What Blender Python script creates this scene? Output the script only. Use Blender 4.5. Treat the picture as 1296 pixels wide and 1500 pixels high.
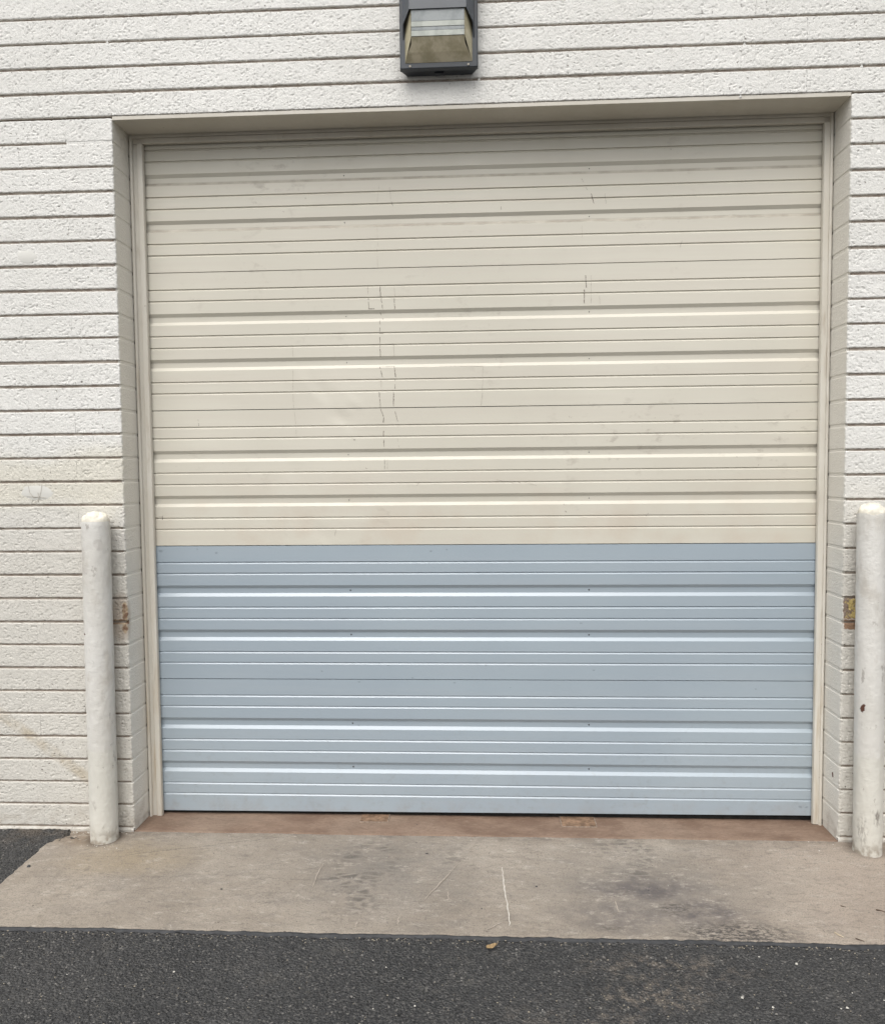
import bpy, math, random
import numpy as np
from mathutils import Matrix, Vector
S = bpy.context.scene
for o in list(bpy.data.objects): bpy.data.objects.remove(o)
C = S.collection
rnd = random.Random(7)

# ------------------------------------------------------------------ camera
F, CX, CY, YAW, PIT, ROL, TX, TY, TZ = 1152.70, 648.6, 750.66, -.0510, -.0557, .0097, .0284, -3.3071, 1.5652
def rows():
    c, s = math.cos(YAW), math.sin(YAW); X = np.array([c, -s, 0]); Y = np.array([s, c, 0]); Z = np.array([0, 0, 1.])
    c, s = math.cos(PIT), math.sin(PIT); Y, Z = c*Y + s*Z, -s*Y + c*Z
    c, s = math.cos(ROL), math.sin(ROL); X, Z = c*X - s*Z, s*X + c*Z
    return X, Y, Z                       # right, forward, up
RX, FW, UP = rows()
cam = bpy.data.objects.new('camera', bpy.data.cameras.new('camera')); C.objects.link(cam); S.camera = cam
cam.data.sensor_fit = 'VERTICAL'; cam.data.sensor_height = 36; cam.data.lens = 36*F/1500
cam.data.clip_end = 500; cam.data.clip_start = .05
m = Matrix.Identity(4)
for i in range(3): m[i][0] = RX[i]; m[i][1] = UP[i]; m[i][2] = -FW[i]
m[0][3], m[1][3], m[2][3] = TX, TY, TZ
cam.matrix_world = m
def project(x, y, z):
    d = np.array([x-TX, y-TY, z-TZ]); w = d@FW
    return CX+F*(d@RX)/w, CY-F*(d@UP)/w
def ray(px, py): return FW + RX*(px-CX)/F - UP*(py-CY)/F
def onY(px, py, Y=0.): d = ray(px, py); t = (Y-TY)/d[1]; return np.array([TX, TY, TZ])+t*d
def onZ(px, py, Z=-.02): d = ray(px, py); t = (Z-TZ)/d[2]; return np.array([TX, TY, TZ])+t*d

# ------------------------------------------------------------------ world, sun, exposure
SUN_EL, SUN_AZ = math.radians(57), math.radians(194)     # azimuth measured clockwise from +Y
w = bpy.data.worlds.new('World'); S.world = w; w.use_nodes = True
nt = w.node_tree; bg = nt.nodes['Background']
sky = nt.nodes.new('ShaderNodeTexSky'); sky.sky_type = 'NISHITA'; sky.sun_disc = False
sky.sun_elevation = SUN_EL; sky.sun_rotation = SUN_AZ; sky.dust_density = 4; sky.air_density = 1.0; sky.ozone_density = 1
hs = nt.nodes.new('ShaderNodeHueSaturation'); hs.inputs['Saturation'].default_value = .22
nt.links.new(sky.outputs[0], hs.inputs['Color']); nt.links.new(hs.outputs[0], bg.inputs['Color'])
bg.inputs['Strength'].default_value = .14
sl = bpy.data.lights.new('sun', 'SUN'); sl.energy = 1.15; sl.angle = math.radians(60); sl.color = (1, .975, .94)
so = bpy.data.objects.new('sun', sl); C.objects.link(so); so.location = (-2, -6, 8)
sd = Vector((math.sin(SUN_AZ)*math.cos(SUN_EL), math.cos(SUN_AZ)*math.cos(SUN_EL), math.sin(SUN_EL)))
so.rotation_euler = sd.to_track_quat('Z', 'Y').to_euler()
S.view_settings.view_transform = 'Standard'; S.view_settings.look = 'None'; S.view_settings.gamma = 1
S.view_settings.use_curve_mapping = False; S.view_settings.exposure = 0.47
S.render.engine = 'CYCLES'

# ------------------------------------------------------------------ helpers
def link(name, me, mat=None, parent=None, smooth=False):
    o = bpy.data.objects.new(name, me); C.objects.link(o); o.parent = parent
    if mat is not None and not me.materials: me.materials.append(mat)
    if smooth: me.shade_smooth()
    return o
def empty(name, loc, label, cat, group=None):
    o = bpy.data.objects.new(name, None); C.objects.link(o); o.location = loc; o.empty_display_size = .1
    o['label'] = label; o['category'] = cat
    if group: o['group'] = group
    return o
def pyd(name, v, f):
    me = bpy.data.meshes.new(name); me.from_pydata([tuple(map(float, p)) for p in v], [], f); me.update(); return me
def gridmesh(name, P, smooth=True, flip=False):
    """P: (rows, cols, 3) array"""
    n, k = P.shape[:2]
    idx = np.arange(n*k).reshape(n, k)
    a, b, c, d = idx[:-1, :-1].ravel(), idx[:-1, 1:].ravel(), idx[1:, 1:].ravel(), idx[1:, :-1].ravel()
    q = np.stack([a, d, c, b] if flip else [a, b, c, d], 1)
    me = bpy.data.meshes.new(name); me.vertices.add(n*k); me.vertices.foreach_set('co', P.reshape(-1).astype(np.float32))
    me.loops.add(q.size); me.loops.foreach_set('vertex_index', q.ravel().astype(np.int32))
    me.polygons.add(len(q)); me.polygons.foreach_set('loop_start', np.arange(0, q.size, 4, dtype=np.int32))
    me.polygons.foreach_set('loop_total', np.full(len(q), 4, np.int32))
    me.update(calc_edges=True); me.validate()
    if smooth: me.shade_smooth()
    return me
class MB:
    def __init__(s): s.v = []; s.f = []
    def add(s, v, f): b = len(s.v); s.v += [tuple(map(float, p)) for p in v]; s.f += [tuple(b+i for i in g) for g in f]
    def box(s, x0, x1, y0, y1, z0, z1):
        s.add([(x0,y0,z0),(x1,y0,z0),(x1,y1,z0),(x0,y1,z0),(x0,y0,z1),(x1,y0,z1),(x1,y1,z1),(x0,y1,z1)],
              [(0,3,2,1),(4,5,6,7),(0,1,5,4),(1,2,6,5),(2,3,7,6),(3,0,4,7)])
    def build(s, name, mat, parent=None, smooth=False, bevel=0):
        o = link(name, pyd(name, s.v, s.f), mat, parent, smooth)
        if bevel:
            b = o.modifiers.new('b', 'BEVEL'); b.width = bevel; b.segments = 2; b.limit_method = 'ANGLE'
        return o
def box(name, mat, parent, *a, bevel=0):
    k = MB(); k.box(*a); return k.build(name, mat, parent, bevel=bevel)
_T = {}
def vnoise(x, y, seed=0):
    if seed not in _T: _T[seed] = np.random.RandomState(seed).rand(256, 256)
    T = _T[seed]; x = np.asarray(x, float); y = np.asarray(y, float)
    xi = np.floor(x).astype(int); yi = np.floor(y).astype(int); fx = x-xi; fy = y-yi
    fx = fx*fx*(3-2*fx); fy = fy*fy*(3-2*fy); g = lambda a, b: T[a & 255, b & 255]
    return (g(xi,yi)*(1-fx)+g(xi+1,yi)*fx)*(1-fy)+(g(xi,yi+1)*(1-fx)+g(xi+1,yi+1)*fx)*fy
def fbm(x, y, seed=0, o=3):
    r = 0; a = .5; t = 0
    for i in range(o): r = r+a*vnoise(x*2**i+17*i, y*2**i+5*i, seed+i); t += a; a *= .55
    return r/t

# ------------------------------------------------------------------ node helper
class NT:
    def __init__(s, name, rough=.6, spec=.5, metal=0):
        s.m = bpy.data.materials.new(name); s.m.use_nodes = True; s.t = s.m.node_tree
        s.b = s.t.nodes['Principled BSDF']; s.b.inputs['Roughness'].default_value = rough
        s.b.inputs['Specular IOR Level'].default_value = spec; s.b.inputs['Metallic'].default_value = metal
        s.P = s.n('ShaderNodeNewGeometry').outputs['Position']
    def n(s, k, **kw):
        o = s.t.nodes.new(k)
        for a, v in kw.items(): setattr(o, a, v)
        return o
    def put(s, sock, v):
        if v is None: return
        if hasattr(v, 'is_linked'): s.t.links.new(v, sock)
        else:
            if isinstance(v, tuple) and len(v) == 3 and sock.type == 'RGBA': v = v+(1,)
            sock.default_value = v
    def noise(s, scale, detail=3, rough=.55, vec=None, dist=0):
        o = s.n('ShaderNodeTexNoise'); s.put(o.inputs['Vector'], vec or s.P)
        o.inputs['Scale'].default_value = scale; o.inputs['Detail'].default_value = detail
        o.inputs['Roughness'].default_value = rough; o.inputs['Distortion'].default_value = dist
        return o.outputs['Fac']
    def voro(s, scale, feat='F1', vec=None, out='Distance', rand=1):
        o = s.n('ShaderNodeTexVoronoi', feature=feat); s.put(o.inputs['Vector'], vec or s.P)
        o.inputs['Scale'].default_value = scale; o.inputs['Randomness'].default_value = rand
        return o.outputs[out]
    def math(s, op, a, b=None, c=None, clamp=False):
        o = s.n('ShaderNodeMath', operation=op, use_clamp=clamp); s.put(o.inputs[0], a); s.put(o.inputs[1], b); s.put(o.inputs[2], c)
        return o.outputs[0]
    def mr(s, v, a, b, c=0., d=1., smooth=True):
        o = s.n('ShaderNodeMapRange'); o.interpolation_type = 'SMOOTHSTEP' if smooth else 'LINEAR'
        for k, x in zip(('Value', 'From Min', 'From Max', 'To Min', 'To Max'), (v, a, b, c, d)): s.put(o.inputs[k], x)
        return o.outputs['Result']
    def mix(s, f, a, b, blend='MIX'):
        o = s.n('ShaderNodeMix', data_type='RGBA', blend_type=blend); s.put(o.inputs[0], f); s.put(o.inputs[6], a); s.put(o.inputs[7], b)
        return o.outputs[2]
    def xyz(s, v=None):
        o = s.n('ShaderNodeSeparateXYZ'); s.put(o.inputs[0], v or s.P); return o.outputs
    def scl(s, sx, sy, sz, off=(0, 0, 0), rot=(0, 0, 0)):
        o = s.n('ShaderNodeMapping'); s.put(o.inputs['Vector'], s.P); o.inputs['Scale'].default_value = (sx, sy, sz)
        o.inputs['Location'].default_value = off; o.inputs['Rotation'].default_value = rot; return o.outputs[0]
    def wob(s, amt, scale):
        """position pushed about by noise, for ragged outlines"""
        o = s.n('ShaderNodeTexNoise'); s.put(o.inputs['Vector'], s.P); o.inputs['Scale'].default_value = scale; o.inputs['Detail'].default_value = 4
        a = s.n('ShaderNodeVectorMath', operation='MULTIPLY_ADD'); s.put(a.inputs[0], o.outputs['Color']); a.inputs[1].default_value = (amt,)*3
        s.put(a.inputs[2], s.P); b = s.n('ShaderNodeVectorMath', operation='SUBTRACT'); s.put(b.inputs[0], a.outputs[0]); b.inputs[1].default_value = (amt/2,)*3
        return b.outputs[0]
    def blob(s, c, r, soft=.5, vec=None):
        """1 inside an ellipsoid, 0 outside"""
        a = s.n('ShaderNodeVectorMath', operation='SUBTRACT'); s.put(a.inputs[0], vec or s.P); a.inputs[1].default_value = c
        b = s.n('ShaderNodeVectorMath', operation='DIVIDE'); s.put(b.inputs[0], a.outputs[0]); b.inputs[1].default_value = r
        l = s.n('ShaderNodeVectorMath', operation='LENGTH'); s.put(l.inputs[0], b.outputs[0])
        return s.mr(l.outputs['Value'], 1-soft, 1., 1., 0.)
    def rect(s, c, h, soft, vec=None):
        X = s.xyz(vec or s.P); a = s.math('DIVIDE', s.math('ABSOLUTE', s.math('SUBTRACT', X[0], c[0])), h[0]); b = s.math('DIVIDE', s.math('ABSOLUTE', s.math('SUBTRACT', X[2], c[1])), h[1])
        return s.mr(s.math('MAXIMUM', a, b), 1-soft, 1., 1., 0.)
    def mx(s, *a):
        r = a[0]
        for q in a[1:]: r = s.math('MAXIMUM', r, q)
        return r
    def bump(s, h, strength=.5, dist=.002, prev=None):
        o = s.n('ShaderNodeBump'); o.inputs['Strength'].default_value = strength; o.inputs['Distance'].default_value = dist
        s.put(o.inputs['Height'], h); s.put(o.inputs['Normal'], prev); return o.outputs[0]
    def out(s, col=None, rough=None, normal=None):
        s.put(s.b.inputs['Base Color'], col); s.put(s.b.inputs['Roughness'], rough); s.put(s.b.inputs['Normal'], normal)
        return s.m

# ------------------------------------------------------------------ materials
def mat_wall():
    n = NT('block_paint', .55, .35)
    X, Y, Z = n.xyz()
    big = n.noise(1.3, 4); fine = n.noise(55, 3)
    c = n.mix(n.mr(big, .3, .7), (.725, .712, .668), (.78, .768, .727))
    # the lower courses carry an older, warmer coat of paint
    wv = n.wob(.25, 2.2); ZW = n.xyz(wv)[2]
    low = n.mr(ZW, 1.75, 1.10)
    c = n.mix(low, c, n.mix(n.noise(3, 3), (.60, .575, .515), (.655, .63, .575)))
    yel = n.math('MULTIPLY', n.math('MULTIPLY', n.mr(ZW, 1.34, 1.46), n.mr(ZW, 1.72, 1.60)), n.mr(X, -1.3, -1.5))
    c = n.mix(n.math('MULTIPLY', yel, .5), c, (.66, .615, .49))
    # beige trim paint on the reveals
    cream = n.mix(n.noise(4, 3), (.72, .69, .62), (.77, .745, .68))
    c = n.mix(n.mr(Y, .004, .008), c, cream)
    # drip stain slanting to the left bollard
    dv = n.scl(1, 1, 1, (0, 0, 0)); 
    line = n.math('ABSOLUTE', n.math('ADD', n.math('ADD', n.math('MULTIPLY', X, .738), n.math('MULTIPLY', Z, 1.0)), n.math('MULTIPLY', n.math('SUBTRACT', n.noise(9, 2), .5), .03)))
    off = .738*-2.101+.508
    line = n.math('ABSOLUTE', n.math('ADD', n.math('ADD', n.math('MULTIPLY', X, .738), Z), -off))
    st = n.math('MULTIPLY', n.mr(line, .010, .045, 1, 0), n.math('MULTIPLY', n.mr(Z, .60, .45), n.mr(X, -1.60, -1.72)))
    st = n.math('MULTIPLY', st, n.mr(n.noise(14, 3), .3, .7, .10, .62))
    c = n.mix(st, c, (.42, .34, .22))
    # grime near the ground and speckle
    g = n.math('MULTIPLY', n.mr(Z, .16, -.02), n.mr(n.noise(18, 4), .4, .7, .05, .55))
    c = n.mix(g, c, (.33, .28, .22))
    pits = n.mr(n.noise(95, 3, .6, n.scl(.75, 1, 1.1)), .63, .69)
    pits = n.math('MULTIPLY', pits, n.mr(n.noise(4, 3), .40, .60, .05, .95))
    pits = n.math('MULTIPLY', pits, n.mr(Y, .006, .003))
    c = n.mix(pits, c, (.15, .125, .10))
    # bare block where something was torn from both corners
    wv2 = n.wob(.02, 60)
    bare = n.math('MULTIPLY', n.math('MULTIPLY', n.mr(Y, .012, .006), n.mx(n.rect((1.556, .968), (.043, .045), .08, wv2), n.rect((1.553, .902), (.038, .022), .15, wv2))), 1)
    bl = n.mx(n.blob((-1.521, .0, .955), (.016, .012, .055), .3, wv2), n.blob((-1.545, .0, .912), (.06, .03, .014), .3, wv2), n.blob((-1.523, .0, .885), (.014, .03, .028), .4, wv2))
    fade = n.math('MULTIPLY', n.blob((-1.54, 0, .93), (.06, .05, .14), .5, wv2), .55)
    brown = n.mix(n.mr(n.noise(45, 3), .4, .6), (.20, .12, .075), (.45, .35, .24))
    yb = n.mix(n.mr(n.math('ADD', n.noise(60, 4), n.math('MULTIPLY', n.math('SUBTRACT', X, 1.54), 6)), .42, .58), (.24, .18, .14), (.55, .43, .17))
    rb = n.mix(n.mr(Z, .925, .935), (.30, .19, .12), yb)
    c = n.mix(fade, c, (.38, .29, .21))
    c = n.mix(bl, c, brown); c = n.mix(bare, c, rb)
    # red brown chip on right reveal
    c = n.mix(n.blob((1.515, .06, .245), (.02, .007, .014), .3, wv2), c, (.10, .03, .02))
    h = n.math('ADD', n.noise(130, 4, .7), n.math('MULTIPLY', n.noise(420, 2), .3))
    bs = n.bump(h, 1., .0036)
    bs2 = n.bump(n.math('MULTIPLY', pits, -1), .8, .0015, bs)
    return n.out(c, n.mr(fine, .3, .7, .48, .66), bs2)
def mat_mortar():
    n = NT('raked_mortar', .9, .2)
    c = n.mix(n.mr(n.noise(25, 4), .35, .65), (.29, .24, .20), (.42, .37, .32))
    return n.out(c, None, n.bump(n.noise(200, 3), .8, .003))
def mat_cream(name='cream_trim', a=(.60, .565, .49), b=(.66, .63, .56), dirt=.5):
    n = NT(name, .45, .4); X, Y, Z = n.xyz()
    c = n.mix(n.mr(n.noise(3, 3), .3, .7), a, b)
    v = n.noise(6, 4, .6, n.scl(6, 6, .7))
    c = n.mix(n.mr(v, .55, .75, 0, dirt), c, (.36, .29, .21))
    low = n.math('MULTIPLY', n.mr(Z, 1.4, .2, .08, .8), n.mr(n.noise(8, 3, .6, n.scl(8, 8, .5)), .4, .7))
    c = n.mix(low, c, (.50, .42, .31))
    sp = n.math('MULTIPLY', n.mr(n.noise(60, 2), .74, .78), .6)
    c = n.mix(sp, c, (.25, .18, .13))
    return n.out(c, n.mr(n.noise(20, 3), .3, .7, .38, .55), n.bump(n.noise(120, 2), .12, .001))
def mat_door_cream():
    n = NT('cream_door_paint', .42, .45); X, Y, Z = n.xyz()
    c = n.mix(n.mr(n.noise(1.1, 3), .3, .7), (.575, .547, .462), (.63, .60, .512))
    # each pressed rib took the paint a little differently: very soft horizontal drift
    c = n.mix(n.mr(n.noise(2, 3, .6, n.scl(.5, 1, 14)), .35, .7, 0, .35), c, (.56, .515, .44))
    # grime: handprints and soot in clusters
    cl = n.mr(n.noise(1.5, 3), .46, .70)
    sm = n.math('MULTIPLY', n.mr(n.noise(11, 5, .65, n.scl(1, 1, 1.8)), .54, .72), cl)
    c = n.mix(n.math('MULTIPLY', sm, .62), c, (.32, .28, .23))
    sp = n.math('MULTIPLY', n.mr(n.noise(48, 2), .735, .77), cl)
    c = n.mix(n.math('MULTIPLY', sp, .7), c, (.20, .16, .13))
    lw = n.math('MULTIPLY', n.mr(Z, 1.65, 1.25), n.mr(n.noise(5, 4), .42, .7, 0, .45))
    c = n.mix(lw, c, (.53, .45, .36))
    for zc_ in (2.8300, 2.6280):
        lb = n.math('ABSOLUTE', n.math('ADD', Z, -zc_)); c = n.mix(n.math('MULTIPLY', n.mr(lb, .005, .010, 1, 0), n.mr(n.noise(14, 4), .3, .7, .45, .95)), c, (.33, .30, .25))
    # water line left along one rib near the top
    wl = n.math('ABSOLUTE', n.math('ADD', n.math('ADD', Z, -2.628), n.math('MULTIPLY', n.math('SUBTRACT', n.noise(5, 4, .6), .5), -.03)))
    c = n.mix(n.math('MULTIPLY', n.mr(wl, .002, .010, 1, 0), n.mr(n.noise(16, 4), .38, .62, .05, .55)), c, (.36, .32, .26))
    return n.out(c, n.mr(n.noise(9, 4), .3, .7, .36, .5), n.bump(n.noise(260, 2), .06, .0006))
def mat_door_blue():
    n = NT('blue_grey_door_paint', .3, .85); X, Y, Z = n.xyz()
    c = n.mix(n.mr(n.noise(.9, 3), .3, .7), (.315, .372, .418), (.348, .408, .448))
    c = n.mix(n.mr(n.noise(2, 3, .6, n.scl(.6, 1, 10)), .4, .7, 0, .35), c, (.355, .40, .435))
    cl = n.mr(n.noise(2.3, 2), .54, .68)
    sm = n.math('MULTIPLY', n.mr(n.noise(16, 3, .6), .62, .72), cl)
    wv = n.wob(.02, 30)
    sp = []
    for (px, py, r) in ((236,808,.013),(318,810,.012),(290,804,.006),(360,800,.006),(632,808,.008),(655,806,.006),(570,976,.009),(712,976,.009),(472,984,.008),(527,1000,.008),(666,1000,.008),(605,994,.006),(852,913,.008),(870,982,.009),(748,1008,.006),(1107,1010,.007),(1190,1004,.005),(1172,1183,.012),(1182,1183,.010),(526,1064,.007),(1005,766,.005)):
        q = onY(px, py, .18); sp.append(n.blob((q[0], .18, q[2]), (r, .05, r*.6), .7, wv))
    m = n.mx(n.math('MULTIPLY', sm, .25), n.math('MULTIPLY', n.mx(*sp), .8))
    c = n.mix(n.math('MULTIPLY', m, .55), c, (.13, .15, .17))
    c = n.mix(n.math('MULTIPLY', n.mr(Z, .10, .0), n.mr(n.noise(12, 5, .7), .4, .7, 0, .35)), c, (.30, .28, .26))
    rn = n.math('MULTIPLY', n.mr(n.noise(26, 5, .75), .50, .75), n.mr(Z, .55, .05, .04, .38)); c = n.mix(rn, c, (.25, .265, .265))
    return n.out(c, .3, n.bump(n.noise(260, 2), .05, .0005))
def mat_concrete():
    n = NT('apron_concrete', .82, .3); X, Y, Z = n.xyz()
    c = n.mix(n.mr(n.noise(2.2, 5, .6), .32, .68), (.255, .219, .178), (.345, .302, .25))
    c = n.mix(n.mr(n.noise(9, 6, .7, n.scl(.7, 1.4, 1)), .45, .72, 0, .5), c, (.20, .178, .155))
    # a rosier cast towards the right edge, browner by the left bollard
    c = n.mix(n.mr(n.math('ADD', X, n.math('MULTIPLY', n.noise(3, 3), .6)), 1.0, 1.9, 0, .55), c, (.345, .28, .228))
    wv = n.wob(.16, 7); wv2 = n.wob(.05, 30)
    c = n.mix(n.math('MULTIPLY', n.blob((-1.42, -.22, 0), (.42, .2, 1), .9, wv), .5), c, (.30, .235, .145))
    c = n.mix(n.math('MULTIPLY', n.blob((-1.68, -.03, 0), (.2, .13, 1), .7, wv), .6), c, (.19, .135, .085))
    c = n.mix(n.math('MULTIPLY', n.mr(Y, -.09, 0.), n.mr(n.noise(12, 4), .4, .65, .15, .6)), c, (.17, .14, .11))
    for bx in (-1.611, 1.592):  # dark ring at each bollard foot: grime with contact shadow painted in
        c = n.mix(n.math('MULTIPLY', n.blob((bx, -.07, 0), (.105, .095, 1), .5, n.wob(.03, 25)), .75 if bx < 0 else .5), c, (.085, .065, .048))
    broad = n.mx(n.blob((-.35, -.30, 0), (.55, .55, 1), 1., wv), n.blob((.62, -.38, 0), (.60, .45, 1), 1., wv))
    c = n.mix(n.math('MULTIPLY', broad, n.mr(n.noise(9, 5, .7), .3, .65, .25, .75)), c, (.185, .168, .148))
    # tyre prints: cells of grey in two tracks
    cell = n.mr(n.voro(13, 'DISTANCE_TO_EDGE', n.scl(1, 2.3, 1)), .04, .20)
    cell = n.math('MULTIPLY', cell, n.mr(n.noise(6, 3), .38, .6))
    tr = n.mx(n.blob((-.44, -.30, 0), (.20, .46, 1), .6, wv), n.math('MULTIPLY', n.blob((-.08, -.30, 0), (.12, .34, 1), .7, wv), .7), n.blob((.60, -.18, 0), (.18, .26, 1), .6, wv))
    c = n.mix(n.math('MULTIPLY', n.math('MULTIPLY', cell, tr), n.mr(n.noise(25, 4, .7), .35, .65, .3, .85)), c, (.10, .09, .08))
    # oil patch
    oil = n.mx(n.blob((.62, -.40, 0), (.34, .13, 1), .9, wv), n.blob((.80, -.56, 0), (.26, .14, 1), .9, wv), n.math('MULTIPLY', n.blob((.50, -.58, 0), (.32, .14, 1), .8, wv), .7))
    oil = n.math('MULTIPLY', oil, n.mr(n.noise(20, 5, .75), .34, .60, .25, .95))
    c = n.mix(n.math('MULTIPLY', oil, .9), c, (.085, .075, .078))
    tar = n.math('MULTIPLY', n.mx(n.blob((.88, -.68, 0), (.30, .10, 1), .7, wv2), n.math('MULTIPLY', n.blob((.46, -.66, 0), (.08, .03, 1), .8, wv2), .7), n.math('MULTIPLY', n.blob((.70, -.53, 0), (.10, .05, 1), .8, wv2), .8)), n.mr(n.noise(60, 6, .85, n.scl(.7, 1.5, 1)), .46, .53))
    c = n.mix(n.math('MULTIPLY', tar, .95), c, (.05, .045, .043))
    # pock marks and pale scuffs
    pk = n.mr(n.noise(60, 1), .775, .79); c = n.mix(n.math('MULTIPLY', pk, .8), c, (.07, .055, .045)); c = n.mix(n.math('MULTIPLY', n.mr(n.noise(85, 2, .5, n.scl(1, 1.6, 1, (3, 3, 3))), .72, .74), .7), c, (.10, .085, .07))
    lt = n.math('MULTIPLY', n.mr(n.noise(30, 4, .7, n.scl(1, 2.2, 1)), .60, .74), n.mr(n.noise(3, 2), .4, .6)); c = n.mix(n.math('MULTIPLY', lt, .5), c, (.47, .43, .38))
    c = n.mix(n.math('MULTIPLY', n.mr(n.noise(38, 6, .8, n.scl(.6, 1.3, 1)), .52, .64), .55), c, (.15, .13, .11))
    c = n.mix(n.math('MULTIPLY', n.mr(n.noise(24, 6, .8, n.scl(.6, 1.4, 1, (5, 2, 0))), .53, .66), .6), c, (.43, .39, .335))
    c = n.mix(n.math('MULTIPLY', n.mr(n.noise(190, 3, .7), .50, .64), .6), c, (.14, .12, .10))
    ck = n.math('ABSOLUTE', n.math('ADD', n.math('ADD', Y, n.math('MULTIPLY', X, -.30)), n.math('ADD', -.30*1.0-.06+.11, n.math('MULTIPLY', n.noise(9, 4, .6), .05))))
    ck = n.math('MULTIPLY', n.mr(ck, .0008, .0026, 1, 0), n.math('MULTIPLY', n.mr(X, -1.5, -1.4), n.mr(X, -.75, -.85)))
    c = n.mix(n.math('MULTIPLY', ck, .6), c, (.08, .07, .06))
    h = n.math('ADD', n.noise(60, 5, .7), n.math('MULTIPLY', n.noise(300, 2), .6))
    return n.out(c, None, n.bump(h, .6, .003))
def mat_threshold():
    n = NT('rust_stained_concrete', .75, .3); X, Y, Z = n.xyz()
    c = n.mix(n.mr(n.noise(5, 5, .6, n.scl(1, 2, 1)), .35, .65), (.165, .108, .076), (.235, .163, .118))
    c = n.mix(n.mr(n.noise(14, 5, .7, n.scl(.6, 2, 1)), .5, .75, 0, .5), c, (.16, .105, .075))
    c = n.mix(n.math('MULTIPLY', n.mr(n.noise(2, 2), .45, .7), .4), c, (.30, .235, .18))
    c = n.mix(n.mr(n.noise(65, 2), .76, .78, 0, .7), c, (.05, .035, .03)); c = n.mix(n.mr(n.noise(70, 6, .85, n.scl(.6, 1.4, 1)), .50, .60, 0, .5), c, (.12, .08, .06)); c = n.mix(n.mr(n.noise(45, 6, .85, n.scl(.6, 1.6, 1, (4, 4, 4))), .54, .64, 0, .45), c, (.33, .25, .19))
    return n.out(c, None, n.bump(n.noise(80, 5, .7), .35, .002))
def mat_asphalt():
    n = NT('asphalt', .85, .35); X, Y, Z = n.xyz()
    c = n.mix(n.mr(n.noise(1.8, 4), .3, .7), (.042, .042, .0425), (.060, .0595, .059))
    ag = n.voro(170, out='Color'); sep = n.n('ShaderNodeSeparateColor'); n.put(sep.inputs[0], ag)
    c = n.mix(n.mr(sep.outputs[0], .55, .95, 0, .55), c, (.125, .12, .113))
    c = n.mix(n.mr(sep.outputs[1], .6, .95, 0, .7), c, (.022, .022, .022))
    ed = n.math('MULTIPLY', n.mr(n.noise(110, 6, .85, n.scl(.6, 1.3, 1)), .56, .63), n.mr(n.noise(5, 3), .35, .6, .35, 1)); c = n.mix(n.math('MULTIPLY', ed, .75), c, (.20, .19, .172))
    st = n.voro(85, out='Color'); s2 = n.n('ShaderNodeSeparateColor'); n.put(s2.inputs[0], st)
    c = n.mix(n.math('MULTIPLY', n.mr(s2.outputs[0], .80, .95), n.mr(n.voro(85), .45, .2)), c, (.20, .19, .175))
    # worn patch with dust, right of centre
    wv = n.wob(.18, 7)
    pt = n.mx(n.blob((.52, -1.0, 0), (.26, .10, 1), .8, wv), n.math('MULTIPLY', n.blob((.40, -1.10, 0), (.12, .06, 1), .8, wv), 1), n.math('MULTIPLY', n.blob((.60, -.86, 0), (.40, .10, 1), .9, wv), .8), n.math('MULTIPLY', n.blob((.2, -1.12, 0), (.2, .1, 1), .9, wv), .35))
    pt = n.math('MULTIPLY', pt, n.mr(n.noise(28, 6, .75), .46, .62))
    c = n.mix(n.math('MULTIPLY', pt, .75), c, (.22, .185, .15))
    c = n.mix(n.math('MULTIPLY', n.mr(n.noise(7, 5, .7), .55, .75), .3), c, (.13, .12, .105))
    # dusty brown where it meets the wall on the left
    d = n.math('MULTIPLY', n.mr(Y, -.16, 0.), n.mr(n.noise(20, 4), .35, .65)); c = n.mix(n.math('MULTIPLY', d, .6), c, (.14, .115, .09))
    sp = n.mr(n.noise(95, 2), .785, .80); c = n.mix(n.math('MULTIPLY', sp, .85), c, (.50, .47, .42))
    h = n.math('ADD', n.math('MULTIPLY', n.voro(120), -1.2), n.math('MULTIPLY', n.noise(70, 4, .7), 1.2))
    return n.out(c, n.mr(n.noise(90, 2), .3, .7, .6, .9), n.bump(h, 1., .009))
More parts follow.
